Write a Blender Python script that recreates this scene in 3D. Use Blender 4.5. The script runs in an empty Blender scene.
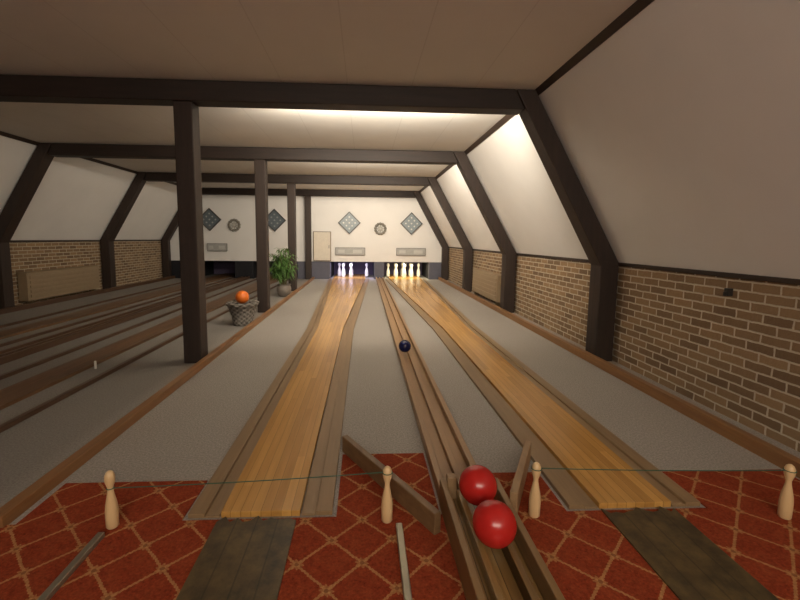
import bpy, bmesh, math, random
from mathutils import Vector, Matrix
random.seed(4)
S = bpy.context.scene
COL = S.collection
try:
    S.view_settings.view_transform = 'Standard'
except Exception:
    pass

# ---------------------------------------------------------------- materials
def newmat(name):
    m = bpy.data.materials.new(name); m.use_nodes = True
    nt = m.node_tree; b = nt.nodes['Principled BSDF']
    return m, nt, b
def MT(nt, op, a, b=None, c=None):
    n = nt.nodes.new('ShaderNodeMath'); n.operation = op
    for i, v in enumerate((a, b, c)):
        if v is None: continue
        if isinstance(v, (int, float)): n.inputs[i].default_value = v
        else: nt.links.new(v, n.inputs[i])
    return n.outputs[0]
def MIX(nt, f, a, b):
    n = nt.nodes.new('ShaderNodeMix'); n.data_type = 'RGBA'
    for s, v in ((n.inputs[0], f), (n.inputs[6], a), (n.inputs[7], b)):
        if isinstance(v, (int, float)): s.default_value = v
        elif isinstance(v, tuple): s.default_value = (*v, 1) if len(v) == 3 else v
        else: nt.links.new(v, s)
    return n.outputs[2]
def CLAMP(nt, v):
    n = nt.nodes.new('ShaderNodeClamp'); nt.links.new(v, n.inputs[0]); return n.outputs[0]
def OBJ(nt):
    tc = nt.nodes.new('ShaderNodeTexCoord'); sp = nt.nodes.new('ShaderNodeSeparateXYZ')
    nt.links.new(tc.outputs['Object'], sp.inputs[0])
    return tc.outputs['Object'], sp.outputs[0], sp.outputs[1], sp.outputs[2]
def COMB(nt, x, y, z):
    n = nt.nodes.new('ShaderNodeCombineXYZ')
    for i, v in enumerate((x, y, z)):
        if isinstance(v, (int, float)): n.inputs[i].default_value = v
        else: nt.links.new(v, n.inputs[i])
    return n.outputs[0]
def NOISE(nt, vec, scale, detail=3, rough=.5):
    n = nt.nodes.new('ShaderNodeTexNoise'); n.inputs['Scale'].default_value = scale
    n.inputs['Detail'].default_value = detail; n.inputs['Roughness'].default_value = rough
    nt.links.new(vec, n.inputs['Vector']); return n.outputs[0]
def BUMP(nt, b, h, s=.3, d=.01):
    n = nt.nodes.new('ShaderNodeBump'); n.inputs['Strength'].default_value = s; n.inputs['Distance'].default_value = d
    nt.links.new(h, n.inputs['Height']); nt.links.new(n.outputs[0], b.inputs['Normal'])
def plain(name, col, rough=.5, metal=0, spec=None, var=.08, emis=None, es=0):
    m, nt, b = newmat(name)
    v, x, y, z = OBJ(nt)
    f = NOISE(nt, v, 14)
    c2 = tuple(max(0, k*(1-var*3)) for k in col)
    nt.links.new(MIX(nt, f, col, c2), b.inputs['Base Color'])
    b.inputs['Roughness'].default_value = rough; b.inputs['Metallic'].default_value = metal
    if spec is not None: b.inputs['Specular IOR Level'].default_value = spec
    if emis: b.inputs['Emission Color'].default_value = (*emis, 1); b.inputs['Emission Strength'].default_value = es
    return m
def wood(name, c1, c2, plank=.05, axis='Y', rough=.4, seam=.5, grain=30, stretch=.06, bump=.15, pv=.4, blotch=0):
    m, nt, b = newmat(name)
    v, x, y, z = OBJ(nt)
    if axis == 'Y': a, l, o = x, y, z
    elif axis == 'X': a, l, o = y, x, z
    else: a, l, o = x, z, y
    gv = COMB(nt, a, MT(nt, 'MULTIPLY', l, stretch), o)
    g = NOISE(nt, gv, grain, 5, .65)
    big = NOISE(nt, gv, 3, 2)
    if plank:
        t = MT(nt, 'DIVIDE', a, plank)
        idx = MT(nt, 'FLOOR', t)
        fr = MT(nt, 'SUBTRACT', t, idx)
        wn = nt.nodes.new('ShaderNodeTexWhiteNoise'); wn.noise_dimensions = '2D'
        seg = MT(nt, 'FLOOR', MT(nt, 'ADD', MT(nt, 'MULTIPLY', l, .55), MT(nt, 'MULTIPLY', idx, .37)))
        nt.links.new(COMB(nt, idx, seg, 0), wn.inputs['Vector'])
        rnd = wn.outputs['Value']
        f = MT(nt, 'ADD', MT(nt, 'MULTIPLY', g, .95-pv), MT(nt, 'ADD', MT(nt, 'MULTIPLY', rnd, pv), MT(nt, 'MULTIPLY', big, .15)))
    else:
        f = MT(nt, 'ADD', MT(nt, 'MULTIPLY', g, .75), MT(nt, 'MULTIPLY', big, .3))
    f = CLAMP(nt, MT(nt, 'MULTIPLY_ADD', f, 1.9, -.5))
    c = MIX(nt, f, c1, c2)
    if blotch:
        bl = CLAMP(nt, MT(nt, 'MULTIPLY_ADD', NOISE(nt, v, 6, 5, .7), 4, -1.6))
        c = MIX(nt, MT(nt, 'MULTIPLY', bl, blotch), c, tuple(k*2.2 for k in c1))
    if plank:
        s = MT(nt, 'LESS_THAN', fr, .07)
        c = MIX(nt, MT(nt, 'MULTIPLY', s, seam), c, tuple(k*.25 for k in c2))
    nt.links.new(c, b.inputs['Base Color']); b.inputs['Roughness'].default_value = rough
    BUMP(nt, b, g, bump, .004)
    return m

m_lane = wood('lane_wood', (.68,.38,.105), (.40,.20,.05), .045, rough=.27, pv=.36, seam=.5)
m_lane_d = wood('lane_wood_shaded', (.20,.10,.038), (.09,.045,.02), .045, rough=.5, pv=.2)  # lane wood darkened in colour to stand for the unlit left bay
m_gut = wood('gutter_wood', (.32,.205,.10), (.17,.11,.057), 0, rough=.5, grain=22, bump=.08)
m_railb = wood('rail_brown_shaded', (.12,.06,.028), (.05,.026,.014), 0, rough=.5)  # rails and track of the unlit bay, its shade put into the brown
m_curb = wood('curb_wood', (.32,.155,.055), (.16,.075,.028), 0, rough=.5)
m_ret = wood('return_wood', (.38,.22,.095), (.21,.12,.055), 0, rough=.45, grain=20, bump=.08)
m_box = wood('tray_wood', (.30,.18,.07), (.13,.075,.03), 0, rough=.45)
m_boxl = wood('tray_floor_wood', (.42,.26,.09), (.15,.085,.03), .04, rough=.35, seam=.9)
m_timb = wood('dark_timber', (.045,.025,.017), (.015,.010,.007), 0, axis='Z', rough=.6, grain=22, stretch=.08, bump=.5)
m_timbx = wood('dark_timber_beam', (.034,.019,.013), (.011,.007,.005), 0, axis='X', rough=.6, grain=22, stretch=.08, bump=.5)
m_timby = wood('dark_timber_rail', (.045,.026,.016), (.016,.010,.007), 0, axis='Y', rough=.6, grain=22, stretch=.08, bump=.5)
m_mat = wood('runup_wood', (.095,.062,.022), (.022,.017,.009), .09, rough=.45, grain=18, stretch=.2, blotch=.55, pv=.25)
m_guard = wood('guard_wood', (.24,.14,.06), (.10,.055,.028), 0, rough=.5)
m_guardl = wood('guard_wood_light', (.40,.26,.13), (.22,.13,.065), 0, rough=.5)
m_pinw = wood('pin_wood', (.80,.58,.32), (.64,.43,.21), 0, axis='Z', rough=.35)
m_pinl = plain('pin_white', (.90,.89,.87), .3)
m_pinc = plain('pin_cream', (.90,.87,.76), .3)
m_red = plain('ball_red', (.56,.022,.018), .24, var=.12)
m_blue = plain('ball_blue', (.012,.016,.09), .2)
m_orange = plain('ball_orange', (.80,.18,.02), .4)
m_steel = plain('strip_metal', (.36,.32,.24), .4, .6)
m_cord = plain('cord_green', (.02,.10,.06), .6)
m_black = plain('pit_black', (.012,.012,.016), .9)
m_pitback = plain('pit_back', (.15,.12,.20), .9)
m_bluegrey = plain('panel_bluegrey', (.12,.12,.155), .7)
m_tan = plain('panel_tan', (.74,.67,.56), .6)
m_heat = plain('heater_tan', (.34,.25,.15), .5)
m_heatd = plain('heater_tan_dark', (.16,.11,.06), .5)
m_dark = plain('dark_metal', (.02,.018,.016), .5)
m_leaf = plain('leaf_green', (.12,.25,.055), .5, var=.2)
m_stem = plain('stem_brown', (.12,.10,.04), .7)
m_pot = plain('pot_stone', (.20,.17,.14), .6)
m_soil = plain('soil', (.03,.02,.012), .95)
m_frame = plain('display_frame', (.05,.05,.05), .5)
m_dpanel = plain('display_panel', (.26,.31,.33), .4)
m_dpanel_d = plain('display_panel_dark', (.13,.16,.18), .4)
m_bulb = plain('display_bulb', (.72,.73,.7), .3)
m_bulb_d = plain('display_bulb_off', (.35,.38,.38), .3)
m_sframe = plain('score_frame', (.25,.24,.22), .5)
m_sign = plain('score_grey', (.42,.42,.40), .5)
m_signw = plain('score_window', (.56,.56,.53), .4)
m_wreath = plain('wreath_grey', (.33,.31,.26), .8, var=.25)
m_wreathc = plain('wreath_centre', (.62,.60,.54), .7)
m_white = plain('mark_white', (.7,.7,.66), .6)
m_tube = plain('tube_glow', (.9,.9,.85), .5, emis=(1,.93,.8), es=4)

def mk_plaster():
    m, nt, b = newmat('plaster')
    v, x, y, z = OBJ(nt)
    f = NOISE(nt, v, 2.2, 4); g = NOISE(nt, v, 60, 2)
    nt.links.new(MIX(nt, f, (.80,.785,.755), (.71,.695,.665)), b.inputs['Base Color'])
    b.inputs['Roughness'].default_value = .9; BUMP(nt, b, g, .12, .003)
    return m
m_plaster = mk_plaster()
def mk_ceil():
    m, nt, b = newmat('ceiling_panels')
    v, x, y, z = OBJ(nt)
    f = NOISE(nt, v, 2.2, 4)
    fx = MT(nt, 'LESS_THAN', MT(nt, 'FRACT', MT(nt, 'DIVIDE', MT(nt,'ADD',x,20.3), .61)), .014)
    c = MIX(nt, f, (.74,.72,.675), (.66,.64,.60))
    c = MIX(nt, MT(nt, 'MULTIPLY', fx, .2), c, (.3,.26,.22))
    nt.links.new(c, b.inputs['Base Color']); b.inputs['Roughness'].default_value = .9
    return m
m_ceil = mk_ceil()
def mk_brick():
    m, nt, b = newmat('brick')
    v, x, y, z = OBJ(nt)
    wob = NOISE(nt, v, 14, 4, .6)
    vec2 = COMB(nt, MT(nt,'ADD', y, MT(nt,'MULTIPLY',wob,.018)), MT(nt,'ADD', z, MT(nt,'MULTIPLY',wob,.014)), 0)
    br = nt.nodes.new('ShaderNodeTexBrick'); nt.links.new(vec2, br.inputs['Vector'])
    br.inputs['Scale'].default_value = 1
    br.inputs['Brick Width'].default_value = .20; br.inputs['Row Height'].default_value = .066
    br.inputs['Mortar Size'].default_value = .0078; br.inputs['Mortar Smooth'].default_value = .4
    br.inputs['Color1'].default_value = (.37,.24,.125,1); br.inputs['Color2'].default_value = (.17,.105,.055,1)
    br.inputs['Mortar'].default_value = (.66,.58,.44,1)
    n = NOISE(nt, v, 34, 4, .75)
    c = MIX(nt, MT(nt,'MULTIPLY',n,.4), br.outputs['Color'], (.17,.11,.06))
    nt.links.new(c, b.inputs['Base Color']); b.inputs['Roughness'].default_value = .85
    BUMP(nt, b, MT(nt,'SUBTRACT', MT(nt,'MULTIPLY',n,.7), br.outputs['Fac']), .8, .012)
    return m
m_brick = mk_brick()
def mk_grey():
    m, nt, b = newmat('grey_floor_felt')
    v, x, y, z = OBJ(nt)
    n = NOISE(nt, v, 90, 4, .85); w = NOISE(nt, v, 1.6, 4, .7)
    cl = CLAMP(nt, MT(nt,'MULTIPLY_ADD', n, 3.4, -1.2))
    c = MIX(nt, cl, (.20,.18,.16), (.46,.425,.38))
    c = MIX(nt, MT(nt,'MULTIPLY', w, .35), c, (.24,.215,.185))
    dk = CLAMP(nt, MT(nt,'MULTIPLY_ADD', x, -4.0, -6.2))     # dimness of the unlit bay beyond the columns, painted into the felt
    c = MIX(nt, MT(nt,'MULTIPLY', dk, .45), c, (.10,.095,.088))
    nt.links.new(c, b.inputs['Base Color']); b.inputs['Roughness'].default_value = .85
    BUMP(nt, b, n, .25, .003)
    return m
m_grey = mk_grey()
def mk_red():
    m, nt, b = newmat('red_lattice_carpet')
    v, x, y, z = OBJ(nt)
    w = NOISE(nt, v, 34, 3)
    xw = MT(nt,'ADD', x, MT(nt,'MULTIPLY', w, .008)); yw = MT(nt,'ADD', y, MT(nt,'MULTIPLY', w, .008))
    p = .25
    u = MT(nt,'DIVIDE', MT(nt,'ADD', xw, yw), p); q = MT(nt,'DIVIDE', MT(nt,'SUBTRACT', xw, yw), p)
    def dist(t):
        return MT(nt,'ABSOLUTE', MT(nt,'SUBTRACT', MT(nt,'FRACT', MT(nt,'ADD',t,50.0)), .5))
    du, dq = dist(u), dist(q)
    mx = MT(nt,'MAXIMUM', du, dq)
    sn = MT(nt,'MULTIPLY', MT(nt,'SINE', MT(nt,'MULTIPLY', MT(nt,'ADD', u, q), 62)), .008)
    line = MT(nt,'GREATER_THAN', MT(nt,'ADD', mx, sn), .470)
    a = MT(nt,'SUBTRACT', .5, du); c_ = MT(nt,'SUBTRACT', .5, dq)
    rr = MT(nt,'SQRT', MT(nt,'ADD', MT(nt,'MULTIPLY',a,a), MT(nt,'MULTIPLY',c_,c_)))
    ang = MT(nt,'ARCTAN2', a, c_)
    pet = MT(nt,'MULTIPLY', MT(nt,'SINE', MT(nt,'MULTIPLY', ang, 8)), .03)
    bl = MT(nt,'LESS_THAN', MT(nt,'ADD', MT(nt,'ADD', rr, pet), MT(nt,'MULTIPLY',w,.04)), .15)
    blc = MT(nt,'LESS_THAN', rr, .05)
    pile = NOISE(nt, v, 95, 3, .85)
    pl = CLAMP(nt, MT(nt,'MULTIPLY_ADD', pile, 2.6, -.8))
    base = MIX(nt, pl, (.33,.055,.020), (.12,.018,.008))
    mot = CLAMP(nt, MT(nt,'MULTIPLY_ADD', NOISE(nt, v, 18, 4, .8), 3.4, -1.4))
    base = MIX(nt, MT(nt,'MULTIPLY', mot, .35), base, (.36,.095,.033))
    gold = MIX(nt, pl, (.56,.30,.12), (.30,.14,.05))
    c = MIX(nt, MT(nt,'MULTIPLY', line, .75), base, gold)
    c = MIX(nt, MT(nt,'MULTIPLY', bl, .55), c, gold)
    c = MIX(nt, MT(nt,'MULTIPLY', blc, .7), c, (.16,.05,.02))
    nt.links.new(c, b.inputs['Base Color']); b.inputs['Roughness'].default_value = .95
    b.inputs['Specular IOR Level'].default_value = .1
    BUMP(nt, b, pile, .4, .004)
    return m
m_redc = mk_red()
def mk_wicker():
    m, nt, b = newmat('wicker_grey')
    v, x, y, z = OBJ(nt)
    n = NOISE(nt, v, 45, 4, .85)
    at = MT(nt,'ARCTAN2', y, x)
    chk = MT(nt,'MULTIPLY', MT(nt,'SINE', MT(nt,'MULTIPLY', at, 12)), MT(nt,'SINE', MT(nt,'MULTIPLY', z, 100)))
    f = CLAMP(nt, MT(nt,'ADD', MT(nt,'MULTIPLY_ADD', chk, .35, -.45), MT(nt,'MULTIPLY', n, 1.9)))
    c = MIX(nt, f, (.08,.065,.05), (.58,.53,.46))
    nt.links.new(c, b.inputs['Base Color']); b.inputs['Roughness'].default_value = .8
    BUMP(nt, b, MT(nt,'ADD',f,n), 1, .02)
    return m
m_wick = mk_wicker()

# ---------------------------------------------------------------- geometry
class G:
    def __init__(s): s.v = []; s.f = []; s.m = []; s.mats = []; s.sm = False
    def mi(s, mat):
        if mat not in s.mats: s.mats.append(mat)
        return s.mats.index(mat)
    def add(s, vs, fs, mat):
        o = len(s.v); s.v += [tuple(p) for p in vs]; i = s.mi(mat)
        for f in fs: s.f.append(tuple(o+k for k in f)); s.m.append(i)
    def box(s, x0,x1,y0,y1,z0,z1, mat):
        vs = [(x,y,z) for z in (z0,z1) for (x,y) in ((x0,y0),(x1,y0),(x1,y1),(x0,y1))]
        s.add(vs, [(3,2,1,0),(4,5,6,7),(0,1,5,4),(1,2,6,5),(2,3,7,6),(3,0,4,7)], mat)
    def prism(s, prof, y0, y1, mat):
        n = len(prof)
        vs = [(x,y0,z) for x,z in prof] + [(x,y1,z) for x,z in prof]
        fs = [tuple(range(n)), tuple(range(2*n-1, n-1, -1))] + [(i, i+n, (i+1)%n+n, (i+1)%n) for i in range(n)]
        s.add(vs, fs, mat)
    def strip(s, st, z0, z1, mat):
        n = len(st); vs = []
        for y,a,b in st: vs += [(a,y,z0),(b,y,z0),(b,y,z1),(a,y,z1)]
        fs = [(0,1,2,3), (4*n-1,4*n-2,4*n-3,4*n-4)]
        for i in range(n-1):
            o = 4*i
            for k in range(4): fs.append((o+k, o+4+k, o+4+(k+1)%4, o+(k+1)%4))
        s.add(vs, fs, mat)
    def lathe(s, prof, mat, seg=32, c=(0,0,0), rf=None):
        vs = []; fs = []; n = len(prof)
        for j,(r,z) in enumerate(prof):
            for i in range(seg):
                a = 2*math.pi*i/seg; q = r*(rf(a,j) if rf else 1)
                vs.append((c[0]+q*math.cos(a), c[1]+q*math.sin(a), c[2]+z))
        for j in range(n-1):
            for i in range(seg):
                k = (i+1)%seg
                fs.append((j*seg+i, j*seg+k, (j+1)*seg+k, (j+1)*seg+i))
        fs.append(tuple(range(seg-1,-1,-1))); fs.append(tuple((n-1)*seg+i for i in range(seg)))
        s.add(vs, fs, mat); s.sm = True
    def tube(s, a, b, r, mat, seg=10):
        a = Vector(a); b = Vector(b); d = (b-a).normalized()
        u = d.orthogonal().normalized(); w = d.cross(u)
        vs = []
        for p in (a,b):
            for i in range(seg):
                t = 2*math.pi*i/seg; vs.append(p + u*r*math.cos(t) + w*r*math.sin(t))
        fs = [(i,(i+1)%seg,(i+1)%seg+seg,i+seg) for i in range(seg)]
        fs += [tuple(range(seg-1,-1,-1)), tuple(range(seg,2*seg))]
        s.add(vs, fs, mat)
    def obj(s, name, origin=(0,0,0), bevel=0, parent=None, world=True, seg=2):
        me = bpy.data.meshes.new(name)
        o = Vector(origin)
        vs = [(p[0]-o.x, p[1]-o.y, p[2]-o.z) for p in s.v] if world else s.v
        me.from_pydata(vs, [], s.f)
        for m in s.mats: me.materials.append(m)
        for p, i in zip(me.polygons, s.m): p.material_index = i
        bm = bmesh.new(); bm.from_mesh(me)
        bmesh.ops.recalc_face_normals(bm, faces=bm.faces); bm.to_mesh(me); bm.free()
        if s.sm:
            for p in me.polygons: p.use_smooth = True
            try: me.set_sharp_from_angle(angle=math.radians(40))
            except Exception: pass
        ob = bpy.data.objects.new(name, me); COL.objects.link(ob); ob.location = o
        if bevel:
            md = ob.modifiers.new('bevel', 'BEVEL'); md.width = bevel; md.segments = seg; md.limit_method = 'ANGLE'
        if parent:
            ob.parent = parent; ob.location = o - parent.location
        return ob
def empty(name, loc):
    e = bpy.data.objects.new(name, None); e.empty_display_size = .1; COL.objects.link(e); e.location = loc; return e
def tag(o, label, cat, group=None):
    o['label'] = label; o['category'] = cat
    if group: o['group'] = group
    return o
def struct(o, label=None):
    o['kind'] = 'structure'
    if label: o['label'] = label
    return o

XR, XL, YB, YF, ZC = 2.62, -6.05, 13.05, -4.0, 2.70
CR, CL = 1.67, -5.12
ZR, ZL = 1.02, 1.15
YP = 14.7
FR = [4.25, 7.15, 10.05, 12.93]

# ---------------------------------------------------------------- shell
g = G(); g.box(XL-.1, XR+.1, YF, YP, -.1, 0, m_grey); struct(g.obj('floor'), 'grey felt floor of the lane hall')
g = G(); g.box(CL-.05, CR+.06, YF, YP, ZC, ZC+.08, m_ceil); struct(g.obj('ceiling'), 'flat off-white panelled ceiling')
g = G(); g.box(XR, XR+.1, YF, YP, 0, ZR, m_brick)
g.prism([(XR,ZR),(XR+.1,ZR),(CR+.09,ZC+.05),(CR,ZC)], YF, YP, m_plaster)
struct(g.obj('wall_right'), 'brick lower wall with sloping white plaster above')
g = G(); g.box(XL-.1, XL, YF, YP, 0, ZL, m_brick)
g.prism([(XL-.1,ZL),(XL,ZL),(CL,ZC),(CL-.09,ZC+.05)], YF, YP, m_plaster)
struct(g.obj('wall_left'), 'brick lower wall with sloping white plaster above')
g = G(); g.box(XL-.1, XR+.1, YF-.1, YF, 0, 2.85, m_plaster); struct(g.obj('wall_front'))
pits = [(-5.15,-3.95),(-3.40,-2.05),(-1.05,.31),(.62,2.03)]
g = G()
g.prism([(XL,.54),(XL,ZL),(CL,ZC),(CR,ZC),(XR,ZR),(XR,.54)], YB, YB+.1, m_plaster)
edges = [XL] + [e for p in pits for e in p] + [XR]
for i in range(0, len(edges), 2):
    g.box(edges[i], edges[i+1], YB+.002, YB+.1, 0, .54, m_bluegrey if i >= 4 else m_black)
struct(g.obj('wall_back'), 'white end wall above the pin pit openings')
g = G(); g.box(XL, XR, YP-.05, YP, 0, .7, m_pitback)
for i in range(0, len(edges), 2):
    g.box(edges[i], edges[i+1], YB+.1, YP-.05, 0, .6, m_black)
g.box(XL, XR, YB+.1, YP-.05, .60, .66, m_black)
struct(g.obj('wall_pit'), 'dark enclosure behind the pin openings')

def trimbox(n, *a, mat=m_timby, bevel=.004, name=None):
    g = G(); g.box(*a, mat); o = g.obj(name or f'trim_{n}', ((a[0]+a[1])/2, 0, a[4]), bevel); return struct(o)
trimbox(1, XR-.02, XR, YF, YB, ZR-.02, ZR+.015)
trimbox(2, XL, XL+.02, YF, YB, ZL-.02, ZL+.015)
g = G(); g.prism([(CR-.03,ZC),(CR-.002,ZC),(CR+.022,ZC-.045),(CR+.01,ZC-.05)], YF, YB, m_timby); struct(g.obj('trim_3', (CR,0,ZC)))
g = G(); g.prism([(CL+.03,ZC),(CL+.002,ZC),(CL-.022,ZC-.045),(CL-.01,ZC-.05)], YF, YB, m_timby); struct(g.obj('trim_4', (CL,0,ZC)))
trimbox(0, 2.325, 2.385, 1.0, YB, 0, .08, mat=m_curb, name='baseboard_right')
trimbox(0, -5.80, -5.74, 1.9, YB, 0, .08, mat=m_railb, name='baseboard_left')
trimbox(5, -1.595, -1.535, 1.75, YB, 0, .06, mat=m_curb)

# ---------------------------------------------------------------- timber frame
for i, y in enumerate(FR):
    w = .10 if i < 3 else .08
    g = G(); g.prism([(2.405,0),(2.595,0),(2.595,ZR+.01),(CR-.022,ZC-.005),(CR-.21,ZC-.005),(2.405,ZR-.02)], y-w, y+w, m_timb)
    o = g.obj('bent_timber_post', (2.49,y,0), .008)
    tag(o, 'dark-stained bent timber post leaning in over the brick wall', 'timber post', 'bent timber wall posts')
    g = G(); g.prism([(XL+.225,0),(XL+.025,0),(XL+.025,ZL+.01),(CL+.022,ZC-.005),(CL+.21,ZC-.005),(XL+.225,ZL-.02)], y-w, y+w, m_timb)
    o = g.obj('bent_timber_post', (XL+.12,y,0), .008)
    tag(o, 'dark-stained bent timber post leaning in over the brick wall', 'timber post', 'bent timber wall posts')
    zb = ZC-.19
    g = G(); g.prism([(CL+.14,zb),(CR-.12,zb),(CR-.215,ZC-.004),(CL+.215,ZC-.004)], y-w, y+w, m_timbx)
    o = g.obj('ceiling_beam', (-1.7,y,zb), .01)
    tag(o, 'dark-stained timber beam running across the ceiling', 'ceiling beam', 'cross beams under the ceiling')
    g = G(); g.box(-1.785,-1.61, y-w+.01, y+w-.01, 0, zb-.002, m_timb)
    o = g.obj('timber_column', (-1.7,y,0), .01)
    tag(o, 'square dark-stained timber column between the lane pairs', 'column', 'timber columns between the lane pairs')

# ---------------------------------------------------------------- lanes
Y0, YK = 1.79, 5.7
def lane(cx, ms, mg, label, y0=Y0, dark=False):
    e = empty('skittle_lane', (cx, y0, 0)); tag(e, label, 'bowling lane', 'skittle lanes')
    ye = YP-.08
    hw = .26 if dark else .50
    h0 = .14 if dark else .175
    g = G(); g.strip([(y0,cx-h0,cx+h0),(YK,cx-h0,cx+h0),(YB,cx-hw,cx+hw),(ye,cx-hw,cx+hw)], 0.001, .03, ms)
    g.obj('lane_surface', (cx,y0,0), .002, e)
    for s in (-1,1):
        g = G()
        def st(a0,a1,b0,b1):
            r = []
            for y,t in ((y0,0),(YK,0),(YB-.02,1)):
                p = a0+(a1-a0)*t; q = b0+(b1-b0)*t
                r.append((y, cx+min(s*p,s*q), cx+max(s*p,s*q)))
            return r
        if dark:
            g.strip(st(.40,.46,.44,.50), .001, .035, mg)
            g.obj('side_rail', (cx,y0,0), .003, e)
        else:
            g.strip(st(.181,.506,.245,.56), .001, .012, mg)
            g.strip(st(.247,.562,.32,.62), .001, .024, mg)
            g.obj('gutter', (cx,y0,0), .002, e)
    return e
lane(-.46, m_lane, m_gut, 'honey-coloured plank skittle lane with brown gutter boards, lit at its end')
lane(1.28, m_lane, m_gut, 'honey-coloured plank skittle lane with brown gutter boards beside the brick wall')
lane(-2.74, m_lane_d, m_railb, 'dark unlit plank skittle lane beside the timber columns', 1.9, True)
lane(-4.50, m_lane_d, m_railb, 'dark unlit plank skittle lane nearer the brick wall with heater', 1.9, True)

def track(x, y0, y1, mt, label):
    e = empty('ball_return_track', (x,y0,0)); tag(e, label, 'ball return', 'ball return tracks')
    g = G(); g.box(x-.081,x+.081,y0,y1,.001,.03,mt); g.obj('track_bed',(x,y0,0),.002,e)
    for s in (-1,1):
        g = G(); g.box(x+s*.100-.018,x+s*.100+.018,y0,y1,.001,.07,mt); g.obj('track_rail',(x,y0,0),.004,e)
    g = G(); g.box(x-.016,x+.016,y0,y1,.0305,.065,mt); g.obj('track_rail',(x,y0,0),.004,e)
track(.48, 1.86, YB-.02, m_ret, 'long wooden ball return track between the two lit lanes')
track(-3.62, 1.9, YB-.02, m_railb, 'long dark wooden ball return track between the unlit lanes')

# ---------------------------------------------------------------- approach carpet & mats
g = G()
ye = 2.08
g.box(XL+.03, XR-.03, YF+.02, 1.77, .001, .008, m_redc)
for a,b,yy in ((XL+.03,-5.02,1.88),(-3.98,-3.77,1.88),(-3.47,-3.26,1.88),(-2.22,-1.62,1.88),(-1.50,-.80,ye),(-.12,.35,2.32),(.62,.94,2.1),(1.62,2.30,ye),(2.39,XR-.03,ye)):
    g.box(a,b,1.77,yy,.001,.008,m_redc)
o = g.obj('red_carpet'); tag(o, 'rust-red carpet with golden diamond rope lattice on the approach', 'carpet')
rg = random.Random(8)
for cx in (-.467, 1.275):
    g = G(); n = 12; vs = []
    xs = [cx-.172+.344*i/n for i in range(n+1)]
    ends = [1.755+rg.uniform(-.02,.025) for _ in xs]
    for z in (.009,.016):
        vs += [(x,.2,z) for x in xs] + [(x,y,z) for x,y in zip(xs,ends)]
    m_ = n+1; F = []
    for i in range(n):
        F += [(i+1,i,m_+i,m_+i+1),(2*m_+i,2*m_+i+1,3*m_+i+1,3*m_+i),(i,i+1,2*m_+i+1,2*m_+i),(m_+i+1,m_+i,3*m_+i,3*m_+i+1)]
    F += [(0,2*m_,3*m_,m_),(n,m_+n,3*m_+n,2*m_+n)]
    g.add(vs,F,m_mat)
    o = g.obj('runup_board', (cx,1,.009)); tag(o, 'worn dark olive-brown run-up strip in the carpet before a lane', 'floor strip', 'run-up strips')

def plank(name, a, b, z0, z1, t, mat, label):
    a = Vector((*a,0)); b = Vector((*b,0)); d = (b-a).normalized(); n = Vector((-d.y,d.x,0))*t/2
    vs = [a-n,b-n,b+n,a+n]; V = [(p.x,p.y,z0) for p in vs] + [(p.x,p.y,z1) for p in vs]
    g = G(); g.add(V, [(3,2,1,0),(4,5,6,7),(0,1,5,4),(1,2,6,5),(2,3,7,6),(3,0,4,7)], mat)
    o = g.obj(name, tuple((a+b)/2), .004); tag(o, label, 'guard board')
plank('guard_board', (-.11,2.36), (.315,1.64), .009, .105, .035, m_guard, 'dark brown guard board set diagonally beside the ball tray')
plank('guard_board', (.93,2.22), (.675,1.74), .009, .125, .035, m_guardl, 'light brown guard board set diagonally beside the ball tray')

e = empty('ball_return_tray', (.495,1.2,0)); tag(e, 'wooden tray with troughs holding the returned red balls', 'ball tray')
ty0, ty1 = .55, 1.84
for x0,x1 in ((.357,.385),(.605,.633)):
    g = G(); g.box(x0,x1,ty0,ty1,.0085,.138,m_box); g.obj('tray_side',(x0,ty0,0),.004,e)
g = G(); g.box(.387,.603,ty0,ty1,.0085,.06,m_boxl); g.obj('tray_floor',(.495,ty0,0),.002,e)
for s in (-1,1):
    g = G(); g.box(.495+s*.055-.014,.495+s*.055+.014,ty0,ty1-.05,.0605,.115,m_boxl); g.obj('tray_rail',(.495,ty0,0),.004,e)
for x0,x1 in ((.387,.43),(.56,.603)):
    g = G(); g.box(x0,x1,ty1-.04,ty1,.0605,.165,m_guardl); g.obj('end_block',(x0,ty1,0),.004,e)

def ball(name, c, r, mat, label, cat='bowling ball', group=None):
    me = bpy.data.meshes.new(name); bm = bmesh.new()
    bmesh.ops.create_uvsphere(bm, u_segments=48, v_segments=32, radius=r)
    for f in bm.faces: f.smooth = True
    bm.to_mesh(me); bm.free(); me.materials.append(mat)
    o = bpy.data.objects.new(name, me); COL.objects.link(o); o.location = c
    tag(o, label, cat, group); return o
rb = .082; zb = .115 + math.sqrt(rb**2-.041**2)
ball('bowling_ball', (.495,1.455,zb), rb, m_red, 'glossy red ball resting in the wooden tray', group='red balls in the tray')
ball('bowling_ball', (.50,1.705,zb), rb, m_red, 'glossy red ball resting in the wooden tray', group='red balls in the tray')
ball('bowling_ball', (.48-.047,4.33,.0685+math.sqrt(.066**2-.033**2)), .066, m_blue, 'small dark blue ball on the ball return track')

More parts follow.
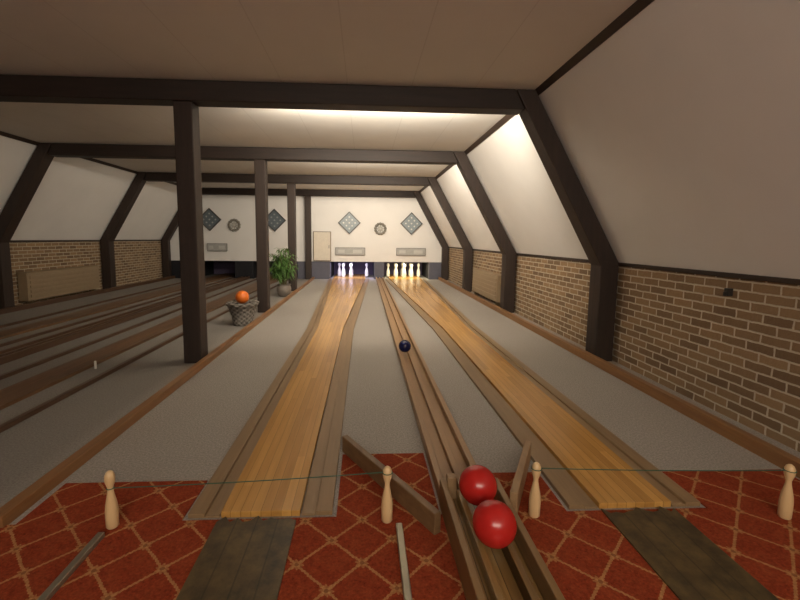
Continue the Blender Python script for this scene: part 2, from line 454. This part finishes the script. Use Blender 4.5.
# ---------------------------------------------------------------- rope pins
PP = [(.024,.0),(.029,.006),(.030,.05),(.030,.075),(.027,.105),(.019,.14),(.0135,.165),(.013,.178),(.0165,.19),(.022,.205),(.0245,.22),(.023,.236),(.017,.249),(.007,.256)]
PS = [(r*.84,z*.99) for r,z in PP]
pins = [(-1.075,1.74),(.105,1.735),(.775,1.745),(1.915,1.69)]
ref = None
for x,y in pins:
    if ref is None:
        g = G(); g.lathe(PS, m_pinw, 32, (x,y,.009)); ref = o = g.obj('wooden_skittle', (x,y,.009))
    else:
        o = ref.copy(); COL.objects.link(o); o.location = (x,y,.009)
    tag(o, 'small turned wooden skittle standing on the carpet holding the cord', 'skittle', 'wooden skittles holding the cord')
def cord(i0, i1, za, ra, zb_, rb_, sag, label):
    a = Vector((pins[i0][0]+ra,pins[i0][1],za)); b = Vector((pins[i1][0]-rb_,pins[i1][1],zb_))
    g = G(); n = 16
    P = [a.lerp(b,i/n)-Vector((0,0,sag*4*(i/n)*(1-i/n))) for i in range(n+1)]
    for i in range(n): g.tube(P[i],P[i+1],.0021,m_cord,6)
    for p,s,RL in ((a,-1,ra),(b,1,rb_)):
        c = p + Vector((s*RL,0,0))
        for k in range(14):
            t0 = 2*math.pi*k/14; t1 = 2*math.pi*(k+1)/14
            g.tube(c+Vector((RL*math.cos(t0),RL*math.sin(t0),0)), c+Vector((RL*math.cos(t1),RL*math.sin(t1),0)), .0021, m_cord, 6)
    o = g.obj('barrier_cord', tuple((a+b)/2)); tag(o, label, 'cord', 'barrier cords')
zn, zh = .009+.176, .009+.226
cord(0,1,zn,.0135,zh,.0218,.006,'thin green cord stretched between two wooden skittles')
cord(2,3,zh,.0218,zh,.0218,.006,'thin green cord stretched between two wooden skittles')
for x,y1 in ((-1.085,1.68),(.155,1.69)):
    g = G(); g.box(x-.014,x+.014,.9,y1,.0085,.03,m_steel); o = g.obj('metal_strip',(x,1.3,.0085),.003)
    tag(o, 'narrow metal strip laid on the red carpet behind a skittle', 'metal strip', 'metal strips on the carpet')
for x,y in ((-2.54,4.0), (-2.54,2.9)):
    g = G(); g.box(x-.006,x+.006,y,y+.02,.0005,.075,m_white)
    o = g.obj('lane_marker',(x,y,.0)); tag(o,'small white upright marker at the edge of the dark lane','lane marker','lane markers')

# ---------------------------------------------------------------- far pins
FP = [(r*1.95, z*1.7) for r,z in PP]
def farpins(cx, pts, mat, label, group):
    ref = None
    for (i,j) in pts:
        x = cx+(i-j)*.25; y = 13.28+(i+j)*.20
        if ref is None:
            g = G(); g.lathe(FP, mat, 24, (x,y,.031)); ref = o = g.obj('skittle_pin',(x,y,.031))
        else:
            o = ref.copy(); COL.objects.link(o); o.location = (x,y,.031)
        if i==1 and j==1: o.scale = (1,1,1.08)
        tag(o, label, 'skittle pin', group)
farpins(-.42, [(0,0),(0,1),(1,2),(2,0),(.35,1.9),(2,2)], m_pinl, 'white skittle pin standing in the lit pit', 'white pins in the pit')
farpins(1.28, [(i,j) for i in range(3) for j in range(3)], m_pinc, 'cream skittle pin standing in the lit pit', 'cream pins in the pit')

# ---------------------------------------------------------------- end wall fittings
def diamond(x, z, pan, blb, label):
    e = empty('diamond_display', (x,YB-.03,z)); tag(e, label, 'pin display', 'diamond pin displays')
    R = .345
    k = [(0,-1),(1,0),(0,1),(-1,0)]
    g = G()
    V = [(x+a*r,y,z+b*r) for y in (YB-.06,YB) for r in (R-.035,R) for a,b in k]
    F = []
    for i in range(4):
        j=(i+1)%4
        F += [(i,j,4+j,4+i),(8+i,12+i,12+j,8+j),(i,8+i,8+j,j),(4+i,4+j,12+j,12+i)]
    g.add(V,F,m_frame); g.obj('frame',(x,YB-.03,z),.003,e)
    q = R-.035
    g = G(); g.add([(x+a*q,y,z+b*q) for y in (YB-.035,YB-.001) for a,b in k],
        [(0,1,2,3),(7,6,5,4),(0,4,5,1),(1,5,6,2),(2,6,7,3),(3,7,4,0)],pan); g.obj('panel',(x,YB-.03,z),0,e)
    first=None
    for i in range(3):
        for j in range(3):
            c = Vector((x+(i-j)*.088, YB-.035, z+(i+j-2)*.088))
            if first is None:
                g = G(); g.tube(c,c-Vector((0,.02,0)),.024,blb,16); first = o = g.obj('bulb',tuple(c),.004,e)
            else:
                o = first.copy(); COL.objects.link(o); o.parent = e; o.location = c - e.location
for x in (-.46,1.45): diamond(x,1.73,m_dpanel,m_bulb,'diamond-shaped grey-green pin display with nine pale lamps')
for x in (-4.65,-2.72): diamond(x,1.78,m_dpanel_d,m_bulb_d,'diamond-shaped unlit dark pin display with nine lamps')

def wreath(x,z):
    e = empty('wall_wreath',(x,YB-.03,z)); tag(e,'round grey wreath ornament hanging on the white wall','wreath','round wall wreaths')
    g = G(); seg=40; ts=10; V=[];F=[]
    for i in range(seg):
        a=2*math.pi*i/seg; R=.155; r=.036*(1+.25*math.sin(a*13))
        for j in range(ts):
            b=2*math.pi*j/ts
            V.append((x+(R+r*math.cos(b))*math.cos(a), YB-.04+r*math.sin(b)*.8, z+(R+r*math.cos(b))*math.sin(a)))
    for i in range(seg):
        for j in range(ts):
            F.append((i*ts+j,((i+1)%seg)*ts+j,((i+1)%seg)*ts+(j+1)%ts,i*ts+(j+1)%ts))
    g.add(V,F,m_wreath); g.sm=True; g.obj('ring',(x,YB-.03,z),0,e)
    g = G(); g.tube((x,YB-.03,z),(x,YB-.002,z),.085,m_wreathc,32)
    for k in range(8):
        a=k*math.pi/4; g.tube((x+.03*math.cos(a),YB-.035,z+.03*math.sin(a)),(x+.15*math.cos(a),YB-.035,z+.15*math.sin(a)),.008,m_wreath,6)
    g.obj('hub',(x,YB-.03,z),0,e)
wreath(.49,1.56); wreath(-3.92,1.62)

def score(x,z,w=.92):
    e = empty('score_display',(x,YB-.03,z)); tag(e,'long grey score display box on the end wall','score display','score displays')
    g = G(); g.box(x-w/2,x+w/2,YB-.05,YB-.001,z-.12,z+.12,m_sframe); g.obj('frame',(x,YB-.03,z),.006,e)
    g = G(); g.box(x-w/2+.02,x+w/2-.02,YB-.056,YB-.05,z-.10,z+.10,m_sign); g.obj('face',(x,YB-.03,z),0,e)
    for k,ww in ((-.27,.10),(.22,.14)):
        kk = k*w/.92
        g = G(); g.box(x+kk-ww*w/.92,x+kk+ww*w/.92,YB-.060,YB-.056,z-.05,z+.05,m_signw); g.obj('number_window',(x+kk,YB-.06,z),0,e)
score(-.43,.86); score(1.45,.86); score(-4.45,.95,.6)

e = empty('wall_cupboard',(-1.28,YB-.03,.56)); tag(e,'shallow cream wall cupboard with brown edges beside the column','cupboard')
g = G(); g.box(-1.56,-1.02,YB-.06,YB-.001,.56,1.46,m_heatd); g.obj('body',(-1.28,YB-.03,.56),.004,e)
g = G(); g.box(-1.54,-1.04,YB-.075,YB-.06,.58,1.44,m_tan); d=g.obj('door',(-1.28,YB-.07,.58),.003,e)
g = G(); g.box(-1.085,-1.07,YB-.09,YB-.075,.95,1.05,m_dark); h=g.obj('handle',(-1.08,YB-.08,1.0),0); h.parent=d; h.location=h.location-Vector((-1.28,YB-.07,.58))

# ---------------------------------------------------------------- radiator covers
def heater(x0,x1,y0,y1,inner,label):
    yc=(y0+y1)/2; xc=(x0+x1)/2
    e = empty('radiator_cover',(xc,yc,0)); tag(e,label,'radiator cover','radiator covers')
    g = G(); g.box(x0,x1,y0,y1,.10,.58,m_heat)
    g.box(x0+.02,x1-.02,y0+.1,y0+.16,0.0005,.10,m_heatd); g.box(x0+.02,x1-.02,y1-.16,y1-.1,0.0005,.10,m_heatd)
    g.obj('body',(xc,yc,0),.006,e)
    g = G(); g.box(x0-.01,x1+.01,y0-.01,y1+.01,.58,.605,m_heat); g.obj('top_board',(xc,yc,.58),.004,e)
    xf = x1 if inner>0 else x0
    g = G()
    for k in range(5):
        z=.16+k*.082
        g.box(min(xf,xf+inner*.012),max(xf,xf+inner*.012),y0+.06,y1-.06,z,z+.05,m_heat)
    g.obj('slats',(xf,yc,.17),.003,e)
heater(2.46,2.605,7.6,9.4,-1,'tan radiator cover against the brick wall between timber posts')
heater(XL+.02,XL+.18,7.6,9.6,1,'wide tan radiator cover against the brick wall')
e = G(); e.box(XR-.04,XR-.001,2.83,2.865,.87,.925,m_dark); e.box(XR-.055,XR-.04,2.84,2.855,.87,.90,m_dark)
tag(e.obj('wall_hook',(XR-.02,2.85,.87),.003),'small dark metal hook bracket on the brick wall','hook')

# ---------------------------------------------------------------- planter with orange ball
px,py = -1.745,6.07
e = empty('wicker_planter',(px,py,0)); tag(e,'grey wicker planter beside a timber column holding an orange ball','planter')
g = G()
prof=[(.125,.001),(.138,.02),(.14,.06),(.152,.12),(.168,.18),(.183,.24),(.20,.28),(.225,.295),(.23,.325),(.215,.335),(.18,.33),(.165,.285)]
rng=random.Random(2); jit=[[rng.uniform(-.045,.045) for _ in range(48)] for _ in prof]
g.lathe(prof,m_wick,48,(px,py,0),rf=lambda a,j:1+.03*math.sin(a*12+(j%2)*math.pi)+jit[j][int(a/(2*math.pi)*48+.5)%48]); g.obj('basket',(px,py,0),0,e)
g = G(); g.lathe([(.15,.286),(.145,.30),(.10,.305)],m_soil,32,(px,py,0)); g.obj('filling',(px,py,.3),0,e)
ball('play_ball',(px,py,.306+.095),.095,m_orange,'orange ball sitting on top of the wicker planter','ball')

px,py=-1.72,9.07
e = empty('potted_plant',(px,py,0)); tag(e,'tall leafy green plant in a round stone pot','potted plant')
g = G(); g.lathe([(.09,.001),(.12,.03),(.15,.12),(.155,.18),(.135,.235),(.15,.255),(.15,.265),(.125,.265),(.12,.22)],m_pot,32,(px,py,0)); g.obj('pot',(px,py,0),0,e)
g = G(); g.lathe([(.12,.225),(.06,.235)],m_soil,24,(px,py,0)); g.obj('soil',(px,py,.225),0,e)
gs=G(); gl=G()
for k in range(26):
    a=random.uniform(0,6.28); rr=random.uniform(.05,.36); h=random.uniform(.5,1.12)
    b0=Vector((px+.04*math.cos(a),py+.04*math.sin(a),.22)); t=Vector((px+rr*math.cos(a),py+rr*math.sin(a),h))
    mid=(b0+t)/2+Vector((0,0,.18))-Vector((math.cos(a),math.sin(a),0))*.03
    pts=[b0*(1-u)**2+mid*2*u*(1-u)+t*u*u for u in [i/8 for i in range(9)]]
    for i in range(8): gs.tube(pts[i],pts[i+1],.005,m_stem,6)
    for q in range(34):
        u=random.uniform(.3,1); c=b0*(1-u)**2+mid*2*u*(1-u)+t*u*u
        la=random.uniform(0,6.28); L=random.uniform(.10,.20); dz=random.uniform(-.9,.3)
        d=Vector((math.cos(la),math.sin(la),dz)).normalized(); s=d.cross(Vector((0,0,1))).normalized()*.017
        p1=c+d*L*.4+Vector((0,0,.015)); tip=c+d*L-Vector((0,0,.04))
        gl.add([c,p1+s,tip,p1-s,p1-Vector((0,0,.006))],[(0,1,4),(1,2,4),(2,3,4),(3,0,4)],m_leaf)
gs.obj('stems',(px,py,.22),0,e)
gl.obj('foliage',(px,py,.5),0,e)

# ---------------------------------------------------------------- lights
def area(name, loc, rot, sx, sy, W, col, spread=math.pi):
    l = bpy.data.lights.new(name,'AREA'); l.shape='RECTANGLE'; l.size=sx; l.size_y=sy; l.energy=W; l.color=col; l.spread=spread
    o = bpy.data.objects.new(name,l); COL.objects.link(o); o.location=loc; o.rotation_euler=rot; return o
warm=(1,.88,.72)
def fixture(x0,x1,y,W,lab):
    yb=y+.10; zt=ZC-.10
    e = empty('tube_light',((x0+x1)/2,yb,zt)); tag(e,lab,'light fixture','tube lights behind the beams')
    g=G(); g.box(x0,x1,yb,yb+.03,zt-.05,zt+.05,m_white); g.obj('housing',((x0+x1)/2,yb,zt),.004,e)
    g=G(); g.tube((x0+.03,yb+.05,zt),(x1-.03,yb+.05,zt),.014,m_tube,12); g.obj('tube',((x0+x1)/2,yb+.05,zt),0,e)
    area('tube_area',((x0+x1)/2,yb+.09,zt-.04),(math.radians(90),0,0),x1-x0,.10,W,warm)
for y,W in zip(FR[:3],(108,90,46)):
    fixture(-1.0,1.20,y,W,'fluorescent tube fixture fixed behind the ceiling beam')
area('bar_light',(.2,-2.4,2.2),(math.radians(66),0,math.radians(-12)),3.0,.8,100,(1,.88,.73))
area('pit_light_cool',(-.37,13.19,.53),(math.radians(12),0,0),1.2,.1,14,(.70,.67,1))
area('pit_light_warm',(1.32,13.19,.53),(math.radians(12),0,0),1.2,.1,15,(1,.89,.62))
w = bpy.data.worlds.new('world'); S.world = w; w.use_nodes=True
w.node_tree.nodes['Background'].inputs[0].default_value=(1,.85,.7,1); w.node_tree.nodes['Background'].inputs[1].default_value=.01

# ---------------------------------------------------------------- camera
cd = bpy.data.cameras.new('camera'); cam = bpy.data.objects.new('camera',cd); COL.objects.link(cam)
cd.sensor_width=36; cd.lens=420*36/800; cd.clip_start=.05
cd.shift_x=14/800; cd.shift_y=-15/800
cam.location=(0,0,1.25)
R = Matrix.Rotation(math.radians(-3.0),4,'Z') @ Matrix.Rotation(math.radians(90-6.25),4,'X') @ Matrix.Rotation(.010,4,'Z')
cam.rotation_euler = R.to_euler()
S.camera=cam
